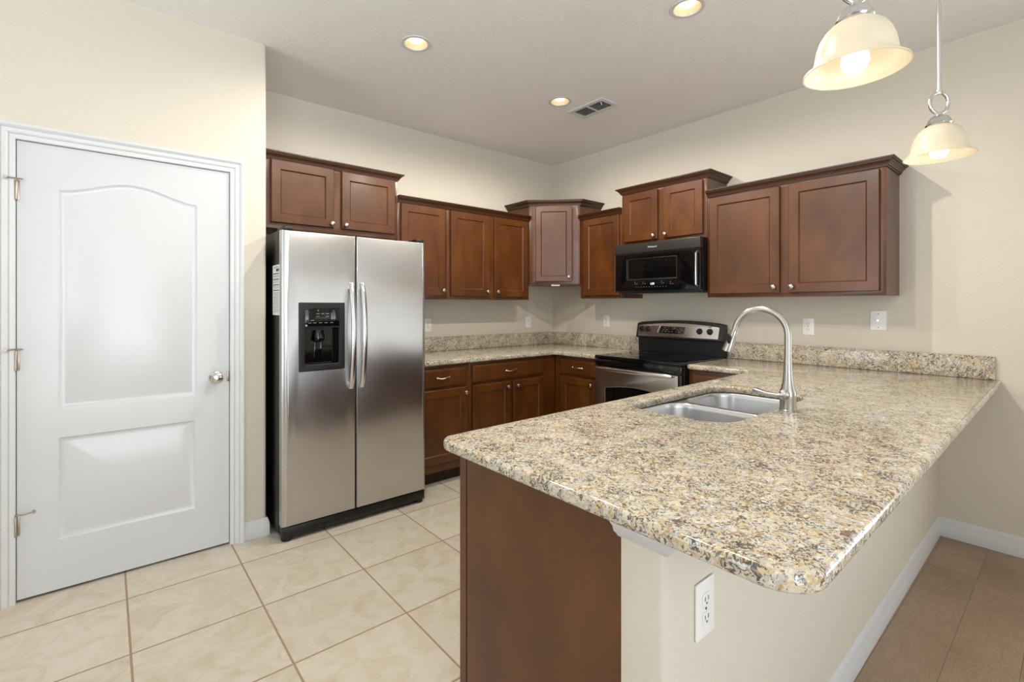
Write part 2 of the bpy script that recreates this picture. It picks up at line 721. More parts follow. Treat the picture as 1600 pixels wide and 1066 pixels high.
B = bmesh.new
WB = -PI / 2          # rotation for things whose front faces -x (along the range wall)

# ------------------------------------------------------------------ room shell
KX, KY0, KY1 = -2.868, -2.948, -3.052      # knee wall end, inner and outer faces
FL = BACK_Y - 0.1
b = B(); box(b, LEFT_X, 0, KY1 + 0.02, 0.0, -0.05, 0)
struct('floor', b, 'tile', 'beige square ceramic tile floor of the kitchen', 'floor', smooth=0)
b = B(); box(b, LEFT_X, 0, FL, KY1 + 0.02, -0.05, 0)
struct('floor_2', b, 'wood_floor', 'brown wood plank floor beyond the peninsula half wall', 'floor', smooth=0)

CANS = [(-2.343, -1.175), (-1.135, -1.159), (-1.448, -2.314), (-2.62, -2.314)]  # last one is added out of view to brighten the kitchen
circ = lambda cx, cy, r, n=28: [(cx + r * math.cos(2 * PI * i / n), cy + r * math.sin(2 * PI * i / n)) for i in range(n)]
b = B()
holed_face(b, [(LEFT_X, FL), (0.1, FL), (0.1, 0.1), (LEFT_X, 0.1)], [circ(x, y, 0.066) for x, y in CANS], lambda x, y: (x, y, CZ))
struct('ceiling', b, 'ceiling', 'pale grey textured ceiling with recessed lights', 'ceiling', smooth=0)

b = B(); box(b, LEFT_X, 0.1, 0.0, 0.1, -0.05, CZ)
struct('wall_back', b, 'wall', 'cream wall behind the refrigerator and left cabinets', 'wall', smooth=0)
b = B()
for (y0, y1, z0, z1) in ((OPEN_R[0][1], 0.0, -0.05, CZ), (FL, OPEN_R[0][0], -0.05, CZ), (OPEN_R[0][0], OPEN_R[0][1], OPEN_R[0][3], CZ), (OPEN_R[0][0], OPEN_R[0][1], -0.05, OPEN_R[0][2])):
    box(b, 0.0, 0.1, y0, y1, z0, z1)
struct('wall_right', b, 'wall', 'cream wall behind the range and the peninsula end', 'wall', smooth=0)
b = B()
holed_face(b, [(BACK_Y, -0.05), (0.1, -0.05), (0.1, CZ), (BACK_Y, CZ)], [[(a, c), (bb, c), (bb, d), (a, d)] for a, bb, c, d in OPEN_L], lambda y, z: (LEFT_X, y, z))
struct('wall_left', b, 'wall', 'cream wall with an added window on the far left, out of the frame', 'wall', smooth=0)
b = B()
holed_face(b, [(LEFT_X, -0.05), (0, -0.05), (0, CZ), (LEFT_X, CZ)], [[(a, c), (bb, c), (bb, d), (a, d)] for a, bb, c, d in OPEN], lambda x, z: (x, BACK_Y, z))
struct('wall_front', b, 'wall', 'cream wall behind the viewer with glazed openings', 'wall', smooth=0)
WL = ['white framed sliding glass door behind the viewer', 'white framed window behind the viewer on the left', 'added white framed window in the far left wall, for fill light', 'added white framed glazed door further along the right wall, for fill light']
for i, (x0, x1, z0, z1) in enumerate(OPEN + OPEN_L + OPEN_R):
    b = B()
    for (p, q, r, s) in ((x0, x0 + 0.05, z0, z1), (x1 - 0.05, x1, z0, z1), (x0, x1, z0, z0 + 0.05), (x0, x1, z1 - 0.05, z1), ((x0 + x1) / 2 - 0.03, (x0 + x1) / 2 + 0.03, z0, z1)):
        if i < len(OPEN):
            box(b, p, q, BACK_Y - 0.03, BACK_Y + 0.03, r, s)
        else:
            xw = LEFT_X if i < len(OPEN + OPEN_L) else 0.05
            box(b, xw - 0.03, xw + 0.03, p, q, r, s)
    struct('window_%d' % (i + 1), b, 'trim', WL[i], 'window', smooth=0)

# pantry block: front wall with the door opening and its side return, rounded outer corner
PY_ = -0.618
DX0, DX1, DZ1 = -4.024, -3.192, 2.04
OX0, OX1, OZ1 = DX0 - 0.02, DX1 + 0.02, DZ1 + 0.02
b = B()
box(b, LEFT_X, OX0, PY_, PY_ + 0.11, 0, CZ)
box(b, OX0, OX1, PY_, PY_ + 0.11, OZ1, CZ)
prism(b, round_poly([(OX1, PY_), (-3.0, PY_), (-3.0, 0), (-3.11, 0), (-3.11, PY_ + 0.11), (OX1, PY_ + 0.11)], [0, 0.02, 0, 0, 0, 0]), 0, CZ)
struct('wall_pantry', b, 'wall', 'cream wall around the white panelled door', 'wall')

# door jamb and casing
b = B()
for (x0, x1, z0, z1) in ((OX0, DX0 - 0.003, 0, OZ1), (DX1 + 0.003, OX1, 0, OZ1), (OX0, OX1, DZ1 + 0.003, OZ1)):
    box(b, x0, x1, PY_ - 0.001, PY_ + 0.112, z0, z1)
cas = [(0.0, 0.0), (0.0, 0.008), (0.006, 0.012), (0.018, 0.012), (0.021, 0.008), (0.024, 0.013), (0.034, 0.018), (0.042, 0.018), (0.045, 0.014), (0.049, 0.020), (0.056, 0.025), (0.066, 0.025), (0.066, 0.0)]
# casing swept round the opening: local x = world x, local y = world z, local z = out of the wall
t = B()
sweep(t, [(o, h) for o, h in cas], [(DX1 - 0.002 + 0.006, 0.0), (DX1 - 0.002 + 0.006, DZ1 + 0.004), (DX0 - 0.004, DZ1 + 0.004), (DX0 - 0.004, 0.0)][::1])
bmesh.ops.transform(t, matrix=Matrix(((1, 0, 0, 0), (0, 0, -1, PY_), (0, 1, 0, 0), (0, 0, 0, 1))), verts=t.verts)
bmesh.ops.recalc_face_normals(t, faces=t.faces)
join(b, t)
struct('trim_1', b, 'trim', 'white moulded casing around the panelled door', 'door casing')

# the door itself
def panel_outline(x0, x1, z0, z1, rise, off, n=26):
    x0 += off; x1 -= off; z0 += off
    pts = [(x0, z0), (x1, z0)]
    for i in range(n + 1):
        u = i / n
        x = x1 + (x0 - x1) * u
        s = math.sin(PI * u)
        pts.append((x, z1 - off + rise * (0.5 - 0.5 * math.cos(2 * PI * u)) ** 0.9))
    return pts

door = thing('door_1', 'white two-panel door with an arched upper panel, left of the refrigerator', 'door', (0, 0, 0), kind='structure')
YF = PY_ + 0.003
pans = [(-3.888, -3.342, 0.835, 1.842, 0.062), (-3.888, -3.352, 0.24, 0.705, 0.0)]
b = B()
outer = [(DX0, 0.012), (DX1, 0.012), (DX1, DZ1), (DX0, DZ1)]
holed_face(b, outer, [panel_outline(*p, 0.0) for p in pans], lambda x, z: (x, YF, z))
for p in pans:
    seq = [(0.0, 0.0), (0.006, 0.005), (0.014, 0.0075), (0.024, 0.007), (0.046, 0.002)]
    loops = [[(x, YF + d, z) for x, z in panel_outline(*p, o)] for o, d in seq]
    for la, lb in zip(loops[:-1], loops[1:]):
        strip(b, la, lb)
    fill(b, loops[-1])
for f in (lambda: strip(b, [(x, YF, z) for x, z in outer], [(x, YF + 0.035, z) for x, z in outer]), lambda: fill(b, [(x, YF + 0.035, z) for x, z in outer])):
    f()
bmesh.ops.remove_doubles(b, verts=b.verts, dist=1e-5)
bmesh.ops.recalc_face_normals(b, faces=b.faces)
obj('door_slab', b, 'door', door, smooth=28)
RX = Matrix.Rotation(PI / 2, 4, 'X')      # local z -> world -y
b = B()
kx, kz = -3.257, 0.925
lathe(b, [(0, 0), (0.032, 0), (0.032, 0.004), (0.026, 0.008), (0.013, 0.012), (0.011, 0.030), (0.017, 0.036), (0.026, 0.043), (0.0295, 0.054), (0.027, 0.064), (0.018, 0.070), (0, 0.071)], 32, Matrix.Translation((kx, YF - 0.0005, kz)) @ RX)
kn = obj('door_knob', b, 'handle', door, label='satin nickel round door knob')
b = B(); box(b, DX1 - 0.010, DX1 + 0.0015, YF - 0.0035, YF + 0.02, kz - 0.028, kz + 0.028, 0.001)
obj('latch_plate', b, 'brass', door)
for hz, ang in ((1.82, 0.0), (1.07, 0.0), (0.34, 0.35)):
    b = B()
    hx = DX0 - 0.003
    lathe(b, [(0, -0.048), (0.004, -0.048), (0.0055, -0.044), (0.0075, -0.042), (0.0075, 0.040), (0.0055, 0.043), (0.006, 0.050), (0, 0.052)], 14, Matrix.Translation((hx, YF - 0.007, hz)))
    box(b, hx - 0.013, hx + 0.013, YF - 0.003, YF + 0.001, hz - 0.044, hz + 0.044, 0.0008)
    hg = obj('hinge', b, 'brass', door)
    b = B()
    dxx = 0.030
    if ang == 0:
        tube(b, [(hx - dxx, YF - 0.028, hz + 0.048), (hx, YF - 0.011, hz + 0.050), (hx + dxx * 0.8, YF - 0.022, hz + 0.048)], [0.0028, 0.0038, 0.0028], 10)
        lathe(b, [(0, 0), (0.007, 0), (0.007, 0.008), (0, 0.008)], 12, Matrix.Translation((hx - dxx, YF - 0.028, hz + 0.048)) @ RX)
    else:
        tube(b, [(hx, YF - 0.011, hz + 0.050), (hx + 0.03, YF - 0.04, hz + 0.056), (hx + 0.062, YF - 0.052, hz + 0.066)], [0.004, 0.003, 0.003], 10)
        lathe(b, [(0, 0), (0.007, 0), (0.007, 0.010), (0, 0.010)], 12, Matrix.Translation((hx + 0.062, YF - 0.050, hz + 0.066)) @ RX)
    obj('door_stop', b, 'brass', hg)

# baseboards
bbp = [(0, 0), (0.013, 0), (0.013, 0.060), (0.011, 0.064), (0.011, 0.074), (0.0085, 0.082), (0.006, 0.092), (0.003, 0.098), (0, 0.098)]
b = B(); sweep(b, bbp, [(DX1 + 0.07, PY_), (-3.0, PY_), (-3.0, -0.002)])
struct('baseboard_pantry', b, 'trim', 'short white baseboard between the door casing and refrigerator', 'baseboard')
b = B(); sweep(b, [(o, z * 1.06) for o, z in bbp], [(KX + 0.02, KY1), (-0.0005, KY1 + 0.018), (-0.0005, -4.14)])
struct('baseboard_peninsula', b, 'trim', 'long white baseboard under the peninsula and along the right wall', 'baseboard')

# knee wall carrying the peninsula
b = B()
prism(b, round_poly([(KX, KY0), (KX, KY1), (-0.001, KY1 + 0.018), (-0.001, KY0)], [0, 0.018, 0, 0]), 0, 0.8785)
struct('wall_peninsula', b, 'wall', 'cream half wall that carries the granite peninsula', 'half wall')
# small moulded cap at its end
b = B()
sweep(b, [(0, 0.824), (0.006, 0.824), (0.012, 0.832), (0.020, 0.838), (0.024, 0.850), (0.034, 0.862), (0.036, 0.8785), (0, 0.8785)], [(KX - 0.0005, KY0 + 0.004), (KX - 0.0005, KY1 - 0.0005), (KX + 0.075, KY1 + 0.0002)][::-1] if False else [(KX - 0.0005, KY0 + 0.004), (KX - 0.0005, KY1 - 0.0005), (KX + 0.075, KY1 - 0.0005)][::1])
struct('trim_2', b, 'trim', 'white moulded corner cap under the near end of the granite', 'moulding')


# ------------------------------------------------------------------ cabinet kit (local: x to the right, front faces -y, wall at y = 0)
def shaker(bm, w, h, t=0.02, stile=0.058, rec=0.008):
    """door front in local x 0..w, z 0..h, back at y=0, front at y=-t."""
    def lp(o, d):
        return [(o, -d, o), (w - o, -d, o), (w - o, -d, h - o), (o, -d, h - o)]
    seq = [(0, 0), (0, t - 0.003), (0.003, t), (stile, t), (stile + 0.002, t - 0.003), (stile + 0.008, t - rec), ]
    loops = [lp(o, d) for o, d in seq]
    tmp = B()
    for a, c in zip(loops[:-1], loops[1:]):
        strip(tmp, a, c)
    fill(tmp, loops[-1])
    fill(tmp, loops[0][::-1])
    bmesh.ops.remove_doubles(tmp, verts=tmp.verts, dist=1e-6)
    bmesh.ops.recalc_face_normals(tmp, faces=tmp.faces)
    join(bm, tmp)


KNOB = [(0, 0), (0.0075, 0), (0.0075, 0.002), (0.0052, 0.006), (0.0052, 0.012), (0.011, 0.016), (0.0150, 0.020), (0.0150, 0.024), (0.010, 0.028), (0, 0.029)]


def add_knob(parent, x, z):
    b = B(); lathe(b, KNOB, 20, RX)
    return obj('knob', b, 'nickel', parent, (x, -0.0202, z))


def add_pull(parent, x, z):
    b = B()
    pts, rad = [], []
    for i in range(15):
        u = i / 14 * 2 - 1
        pts.append((u * 0.052, -0.006 - 0.020 * math.cos(u * PI / 2) ** 0.7 if abs(u) < 1 else -0.002, 0.004 * math.sin(u * PI)))
        rad.append(0.0034 + 0.0014 * abs(u))
    tube(b, pts, rad, 10)
    for s in (-1, 1):
        lathe(b, [(0, 0), (0.008, 0), (0.008, 0.003), (0.004, 0.007), (0, 0.007)], 14, Matrix.Translation((s * 0.052, 0, 0)) @ RX)
    return obj('pull', b, 'nickel', parent, (x, -0.0202, z))


def add_door(parent, x0, x1, z0, z1, yf, knob=None, stile=0.056, mat='cab'):
    b = B(); shaker(b, x1 - x0, z1 - z0, 0.02, stile)
    d = obj('door', b, mat, parent, (x0, yf - 0.0006, z0), smooth=20)
    if knob:
        add_knob(d, (knob[0] - x0), (knob[1] - z0))
    return d


def add_drawer(parent, x0, x1, z0, z1, yf, pull=True):
    b = B()
    w, h, t = x1 - x0, z1 - z0, 0.02
    tmp = B()
    seq = [(0, 0), (0, t - 0.009), (0.004, t - 0.006), (0.010, t - 0.0045), (0.016, t)]
    loops = [[(o, -d, o), (w - o, -d, o), (w - o, -d, h - o), (o, -d, h - o)] for o, d in seq]
    for a, c in zip(loops[:-1], loops[1:]):
        strip(tmp, a, c)
    fill(tmp, loops[-1]); fill(tmp, loops[0][::-1])
    bmesh.ops.remove_doubles(tmp, verts=tmp.verts, dist=1e-6)
    bmesh.ops.recalc_face_normals(tmp, faces=tmp.faces)
    join(b, tmp)
    d = obj('drawer', b, 'cab', parent, (x0, yf - 0.0006, z0), smooth=20)
    if pull:
        add_pull(d, w / 2, h / 2)
    return d


CROWN = [(-0.002, 0), (0.007, 0), (0.008, 0.007), (0.013, 0.007), (0.014, 0.012), (0.020, 0.023), (0.029, 0.030), (0.030, 0.036), (0.037, 0.036), (0.038, 0.041), (0.043, 0.042), (0.043, 0.049), (-0.002, 0.049)]


def face_frame(bm, w, z0, z1, yf, openings, t=0.019):
    """front frame with openings (x0,x1,z0,z1)."""
    slab(bm, [(0, z0), (w, z0), (w, z1), (0, z1)], [[(a, c), (e, c), (e, d), (a, d)] for a, e, c, d in openings], 0, t, 0.0012, 1,
         Matrix(((1, 0, 0, 0), (0, 0, -1, yf + t), (0, 1, 0, 0), (0, 0, 0, 1))))


def wall_cabinet(label, loc, rz, w, h, doors, crown_path, depth=0.305, crown_z=None, group='stained wood wall cabinets'):
    """doors: (x0, x1, z0, z1, knob x, knob z) in local units; crown path in local xy."""
    c = thing('wall_cabinet', label, 'wall cabinet', loc, rz, group)
    b = B()
    box(b, 0, w, -depth + 0.0195, -0.001, 0.0, h, 0.001, 1)
    obj('carcass', b, 'cab', c)
    b = B()
    face_frame(b, w, 0, h, -depth, [(d[0] + 0.012, d[1] - 0.012, d[2] + 0.012, d[3] - 0.012) for d in doors])
    obj('face_frame', b, 'cab', c)
    for d in doors:
        add_door(c, d[0], d[1], d[2], d[3], -depth, (d[4], d[5]) if d[4] is not None else None)
    b = B()
    sweep(b, [(o, z + (crown_z if crown_z else h - 0.004)) for o, z in CROWN], crown_path)
    obj('crown_moulding', b, 'cab_dark', c)
    return c


D = 0.305
# over the refrigerator
x0 = -2.985
wall_cabinet('short two-door stained cabinet above the refrigerator', (x0, 0, 1.81), 0, 0.978, 0.444,
             [(x - x0, y - x0, 0.037, 0.437, k - x0, 0.063) for x, y, k in ((-2.901, -2.496, -2.513), (-2.440, -2.034, -2.415))],
             [(0, -D), (0.978, -D), (0.978, -0.001)])
# run between refrigerator and corner
x0 = -2.005
wall_cabinet('tall single-door stained wall cabinet next to the refrigerator', (x0, 0, 1.366), 0, 0.448, 0.734,
             [(0.026, 0.418, 0.026, 0.724, 0.398, 0.068)], [(0, -D), (0.448, -D)])
x0 = -1.556
wall_cabinet('two-door stained wall cabinet left of the corner cabinet', (x0, 0, 1.366), 0, 0.914, 0.734,
             [(-1.526 - x0, -1.129 - x0, 0.026, 0.724, -1.134 - x0 - 0.02, 0.068), (-1.066 - x0, -0.671 - x0, 0.026, 0.724, -1.040 - x0, 0.068)],
             [(0, -D), (0.914, -D)])
# range wall
wall_cabinet('narrow single-door stained wall cabinet between corner and microwave', (0, -0.645, 1.378), WB, 0.453, 0.722,
             [(0.048, 0.431, 0.026, 0.712, None, None)], [(0, -D), (0.453, -D)])
wall_cabinet('short two-door stained cabinet above the microwave', (0, -1.100, 1.812), WB, 0.738, 0.440,
             [(0.030, 0.341, 0.030, 0.425, 0.312, 0.058), (0.397, 0.710, 0.030, 0.425, 0.415, 0.058)],
             [(0, -0.001), (0, -D), (0.738, -D), (0.738, -0.001)])
wall_cabinet('wide two-door stained wall cabinet nearest the pendant lamps', (0, -1.840, 1.372), WB, 1.024, 0.728,
             [(0.023, 0.483, 0.024, 0.714, 0.452, 0.060), (0.536, 0.997, 0.024, 0.714, 0.557, 0.060)],
             [(0, -D), (1.024, -D), (1.024, -0.001)])
# diagonal corner cabinet
cc = thing('corner_cabinet', 'diagonal corner cabinet with its front catching window glare', 'wall cabinet', (0, 0, 1.512), -PI / 4, 'stained wood wall cabinets')
HC = 0.744
b = B()
pent = [(-0.002, -0.0025), (-0.4515, -0.4520), (-0.2365, -0.6480), (0.2365, -0.6480), (0.4515, -0.4520), (0.002, -0.0025)]
prism(b, pent, 0, HC)
obj('carcass', b, 'cab', cc)
b = B()
face_frame(b, 0.468, 0, HC, -0.668, [(0.065, 0.403, 0.04, 0.70)])
obj('face_frame', b, 'cab', cc, (-0.234, 0, 0))
add_door(cc, -0.174, 0.160, 0.026, 0.722, -0.668, (0.131, 0.064), 0.048)
b = B()
sweep(b, [(o, z + HC - 0.012) for o, z in CROWN], [(-0.4515, -0.4515), (-0.236, -0.667), (0.236, -0.667), (0.4515, -0.4515)])
obj('crown_moulding', b, 'cab_dark', cc)
b = B(); box(b, -0.03, 0.05, -0.655, -0.615, -0.016, -0.0005, 0.003)
obj('clip', b, 'plastic', cc, label='small white clip under the front edge')


def base_cabinet(label, loc, rz, w, drawers, doors, depth=0.61, end=None, open_top=False, group='stained wood base cabinets'):
    c = thing('base_cabinet', label, 'base cabinet', loc, rz, group)
    b = B()
    top = 0.8785
    for q in (0.0, w - 0.018):
        box(b, q, q + 0.018, -depth + 0.0195, -0.012, 0.10, top)
    box(b, 0.018, w - 0.018, -depth + 0.0195, -0.012, 0.10, 0.118)
    box(b, 0.018, w - 0.018, -0.024, -0.012, 0.118, top)
    if not open_top:
        box(b, 0.018, w - 0.018, -depth + 0.0195, -0.024, top - 0.018, top)
    obj('carcass', b, 'cab', c, smooth=0)
    b = B()
    face_frame(b, w, 0.10, top, -depth, [(d[0] + 0.01, d[1] - 0.01, d[2] + 0.01, d[3] - 0.01) for d in drawers + [q[:4] for q in doors]])
    obj('face_frame', b, 'cab', c)
    for d in drawers:
        add_drawer(c, d[0], d[1], d[2], d[3], -depth, d[4])
    for d in doors:
        add_door(c, d[0], d[1], d[2], d[3], -depth, (d[4], d[5]) if d[4] is not None else None)
    b = B(); box(b, 0, w, -depth + 0.075, -depth + 0.09, 0.0, 0.0995)
    obj('toe_kick', b, 'toe', c, smooth=0)
    return c


base_cabinet('one-drawer stained base cabinet right beside the refrigerator', (-2.045, 0, 0), 0, 0.487,
             [(0.03, 0.458, 0.720, 0.852, True)], [(0.03, 0.458, 0.165, 0.698, 0.440, 0.660)])
base_cabinet('wide two-door stained base cabinet with one long drawer, in the corner run', (-1.557, 0, 0), 0, 0.945,
             [(0.026, 0.792, 0.722, 0.854, True)], [(0.026, 0.405, 0.165, 0.698, 0.372, 0.658), (0.440, 0.787, 0.165, 0.698, 0.477, 0.658)])
base_cabinet('one-drawer stained base cabinet between corner and range', (0, -0.613, 0), WB, 0.498,
             [(0.073, 0.471, 0.722, 0.852, True)], [(0.080, 0.468, 0.165, 0.702, 0.425, 0.664)])
base_cabinet('stained base cabinet between range and peninsula, mostly hidden', (0, -1.865, 0), WB, 0.473,
             [(0.026, 0.445, 0.720, 0.852, False)], [(0.026, 0.445, 0.165, 0.698, 0.06, 0.66)])
# peninsula cabinets face the kitchen (+y), backs on the half wall
PB = KY0 + 0.001
base_cabinet('stained sink base cabinet with two doors inside the peninsula', (-1.22, PB, 0), PI, 0.98,
             [(0.026, 0.954, 0.722, 0.852, False)], [(0.026, 0.478, 0.165, 0.698, 0.45, 0.65), (0.502, 0.954, 0.165, 0.698, 0.53, 0.65)], depth=0.588, open_top=True)
pc = base_cabinet('stained base cabinet closing the near end of the peninsula', (-2.201, PB, 0), PI, 0.655,
                  [(0.026, 0.628, 0.722, 0.852, True)], [(0.026, 0.315, 0.165, 0.698, 0.29, 0.65), (0.339, 0.628, 0.165, 0.698, 0.365, 0.65)], depth=0.588)
b = B(); box(b, 0.6553, 0.669, -0.5515, 0.0003, 0.0, 0.8785, 0.001)
obj('end_panel', b, 'cab', pc, smooth=0)
b = B(); box(b, 0.6553, 0.669, -0.588, -0.556, 0.10, 0.8785, 0.001)
obj('end_stile', b, 'cab', pc, smooth=0)
base_cabinet('stained corner base cabinet where peninsula meets the range wall', (-0.62, PB, 0), PI, 0.598,
             [], [(0.10, 0.498, 0.165, 0.852, 0.13, 0.70)], depth=0.588)

# ------------------------------------------------------------------ granite worktops
TZ0, TZ1 = 0.880, 0.914
wt = thing('countertop', 'granite countertop in the far corner, left of the range', 'countertop', (0, 0, 0))
b = B()
poly = round_poly([(-0.003, -0.003), (-2.042, -0.003), (-2.042, -0.645), (-0.645, -0.645), (-0.645, -1.109), (-0.003, -1.109)], [0, 0, 0, 0.03, 0, 0])
slab(b, poly, [], TZ0, TZ1, 0.010, 3)
obj('worktop', b, 'granite', wt)
for nm, bx in (('backsplash', (-2.042, -0.0245, -0.0235, -0.003)), ('backsplash', (-0.0235, -0.003, -1.109, -0.003))):
    b = B(); box(b, bx[0], bx[1], bx[2], bx[3], TZ1 + 0.0005, 1.038, 0.002)
    obj(nm, b, 'granite', wt)

pt = thing('countertop', 'large granite peninsula countertop holding the sink', 'countertop', (0, 0, 0))
b = B()
poly = round_poly([(-0.003, -1.866), (-0.645, -1.866), (-0.645, -2.292), (-2.938, -2.338), (-2.944, -3.322), (-0.003, -3.285)], [0, 0.015, 0.03, 0.05, 0.075, 0], 8)
SX0, SX1, SY0, SY1 = -2.112, -1.318, -2.812, -2.410
hole = rrect(SX0, SX1, SY0, SY1, 0.10, 8)
slab(b, poly, [hole], TZ0, TZ1, 0.011, 4)
obj('worktop', b, 'granite', pt)
b = B(); box(b, -0.0235, -0.003, -3.262, -1.866, TZ1 + 0.0005, 1.038, 0.002)
obj('backsplash', b, 'granite', pt)

# sink
sk = thing('sink', 'stainless double-bowl undermount sink in the peninsula', 'sink', (0, 0, 0))
ZS = 0.8792
bowls = [(SX0 - 0.004, -1.722), (-1.690, SX1 + 0.004)]
bl = [rrect(a, c, SY0 - 0.004, SY1 + 0.004, 0.085, 7) for a, c in bowls]
b = B()
holed_face(b, rrect(SX0 - 0.024, SX1 + 0.024, SY0 - 0.024, SY1 + 0.024, 0.11, 7), bl, lambda x, y: (x, y, ZS))
obj('rim', b, 'steel_sink', sk)
for (a, c) in bowls:
    b = B()
    y0_, y1_ = SY0 - 0.004, SY1 + 0.004
    seq = [(0, ZS), (0.003, ZS - 0.004), (0.006, ZS - 0.02), (0.014, ZS - 0.15), (0.022, ZS - 0.18), (0.05, ZS - 0.195), (0.09, ZS - 0.198)]
    loops = [[(x, y, z) for x, y in rrect(a + o, c - o, y0_ + o, y1_ - o, max(0.085 - o * 0.5, 0.03), 7)] for o, z in seq]
    for la, lb in zip(loops[:-1], loops[1:]):
        strip(b, la, lb)
    fill(b, loops[-1])
    bmesh.ops.remove_doubles(b, verts=b.verts, dist=1e-5)
    bmesh.ops.recalc_face_normals(b, faces=b.faces)
    bw = obj('bowl', b, 'steel_sink', sk, smooth=50)
    b = B(); lathe(b, [(0, 0.001), (0.025, 0.001), (0.03, 0.004), (0.042, 0.003), (0.045, 0.0)], 24, Matrix.Translation(((a + c) / 2, (y0_ + y1_) / 2, ZS - 0.197)))
    obj('drain', b, 'handle', bw)

# faucet
FX, FY = -1.705, -2.858
fa = thing('faucet', 'brushed nickel gooseneck pull-down faucet behind the sink', 'faucet', (FX, FY, TZ1 + 0.0003))
b = B()
lathe(b, [(0, 0), (0.029, 0), (0.029, 0.003), (0.0275, 0.005), (0.0275, 0.046), (0.0285, 0.052), (0.028, 0.070), (0.022, 0.088), (0.0175, 0.110), (0.0145, 0.150), (0.0130, 0.185), (0.0125, 0.198)], 32)
obj('body', b, 'nickel', fa)
b = B()
R_ = 0.098
arc = [(0, 0, 0.198), (0, 0, 0.23), (0, 0, 0.26), (0, 0, 0.285)]
for i in range(1, 25):
    g = PI - (PI * 0.93) * i / 24
    arc.append((0, R_ + R_ * math.cos(g), 0.285 + R_ * 1.0 * math.sin(g)))
e0 = Vector(arc[-1]); dr = (Vector(arc[-1]) - Vector(arc[-2])).normalized()
arc.append(tuple(e0 + dr * 0.012))
tube(b, arc, 0.0122, 18)
obj('spout', b, 'nickel', fa)
e1 = Vector(arc[-1])
dr = Vector((0, 0.33, -0.944)).normalized()
q = Vector((0, 0, 1)).rotation_difference(dr).to_matrix().to_4x4()
b = B()
lathe(b, [(0, 0), (0.0128, 0.0), (0.0135, 0.003), (0.0145, 0.03), (0.0185, 0.065), (0.0215, 0.086), (0.0215, 0.090), (0.019, 0.091), (0, 0.089)], 26, Matrix.Translation(e1) @ q)
hd = obj('spray_head', b, 'nickel', fa)
b = B()
lathe(b, [(0, 0.0), (0.006, 0.001), (0.0085, 0.004), (0.0085, 0.005), (0, 0.005)], 18, Matrix.Translation(e1 + dr * 0.036 + Vector((-0.0168, 0.003, 0.0))) @ Matrix.Rotation(-PI / 2 - 0.08, 4, 'Y') @ Matrix.Diagonal((2.4, 1, 1, 1)).to_4x4())
obj('spray_button', b, 'rubber', hd, label='black spray button')
b = B()
lathe(b, [(0, 0), (0.017, 0), (0.0185, 0.006), (0.018, 0.016), (0.012, 0.022), (0, 0.024)], 22, Matrix.Translation((-0.018, 0.003, 0.062)) @ Matrix.Rotation(-PI / 2, 4, 'Y'))
tube(b, [(-0.030, 0.000, 0.062), (-0.034, 0.025, 0.058), (-0.036, 0.06, 0.060), (-0.038, 0.095, 0.068), (-0.039, 0.112, 0.071)], [0.013, 0.0105, 0.0105, 0.011, 0.007], 14, flat=0.8)
obj('lever_handle', b, 'nickel', fa)

# ------------------------------------------------------------------ refrigerator
FX0, FX1, FYF = -2.966, -2.055, -0.806
fr = thing('refrigerator', 'stainless side-by-side refrigerator with ice dispenser', 'refrigerator', ((FX0 + FX1) / 2, -0.4, 0))
W2 = (FX1 - FX0) / 2
fl = lambda x: x - (FX0 + FX1) / 2
YD = FYF + 0.4
b = B(); box(b, -W2, W2, -0.325, 0.37, 0.03, 1.735, 0.006)
obj('cabinet_body', b, 'black', fr)
SPL = -2.5435
D0, D1, DZ0, DZ9 = -2.880, -2.614, 0.938, 1.330


def fridge_door(name, x0, x1, rl, rr, hole=None):
    b = B()
    z0, z1, th, rt, dp = 0.087, 1.731, 0.062, 0.006, 0.022
    loops = []
    def lp(l, r, tt, d):
        return [(x0 + l, YD + d, z0 + tt), (x1 - r, YD + d, z0 + tt), (x1 - r, YD + d, z1 - tt), (x0 + l, YD + d, z1 - tt)]
    loops.append(lp(0, 0, 0, th))
    for k in range(9):
        g = PI / 2 * k / 8
        q = 1 - math.cos(g)
        loops.append(lp(rl * q, rr * q, rt * q, dp * (1 - math.sin(g))))
    tmp = B()
    for la, lb in zip(loops[:-1], loops[1:]):
        strip(tmp, la, lb)
    fill(tmp, loops[0])
    out = [(p[0], p[2]) for p in loops[-1]]
    holed_face(tmp, out, [hole] if hole else [], lambda x, z: (x, YD, z))
    if hole:
        strip(tmp, [(x, YD, z) for x, z in hole], [(x, YD + 0.03, z) for x, z in hole])
    bmesh.ops.remove_doubles(tmp, verts=tmp.verts, dist=1e-6)
    bmesh.ops.recalc_face_normals(tmp, faces=tmp.faces)
    join(b, tmp)
    return obj('door', b, 'steel', fr, smooth=30, label=name)


dl = fridge_door('left stainless door with dispenser', fl(FX0), fl(SPL) - 0.003, 0.034, 0.006, rrect(fl(D0) + 0.012, fl(D1) - 0.012, DZ0 + 0.012, DZ9 - 0.012, 0.004))
drr = fridge_door('right stainless door', fl(SPL) + 0.003, fl(FX1), 0.006, 0.030)


def bow_handle(parent, x):
    b = B()
    pts, rad = [], []
    for i in range(25):
        u = i / 24
        bow = math.sin(PI * u) ** 0.55 if 0 < u < 1 else 0
        pts.append((x, YD - 0.008 - 0.046 * bow, 0.825 + 0.615 * u))
        rad.append(0.0155)
    tube(b, pts, rad, 16, flat=0.8)
    for z in (0.835, 1.430):
        box(b, x - 0.014, x + 0.014, YD - 0.016, YD + 0.002, z - 0.02, z + 0.02, 0.004)
    return obj('handle', b, 'handle', parent)


bow_handle(dl, fl(SPL) - 0.034)
bow_handle(drr, fl(SPL) + 0.034)
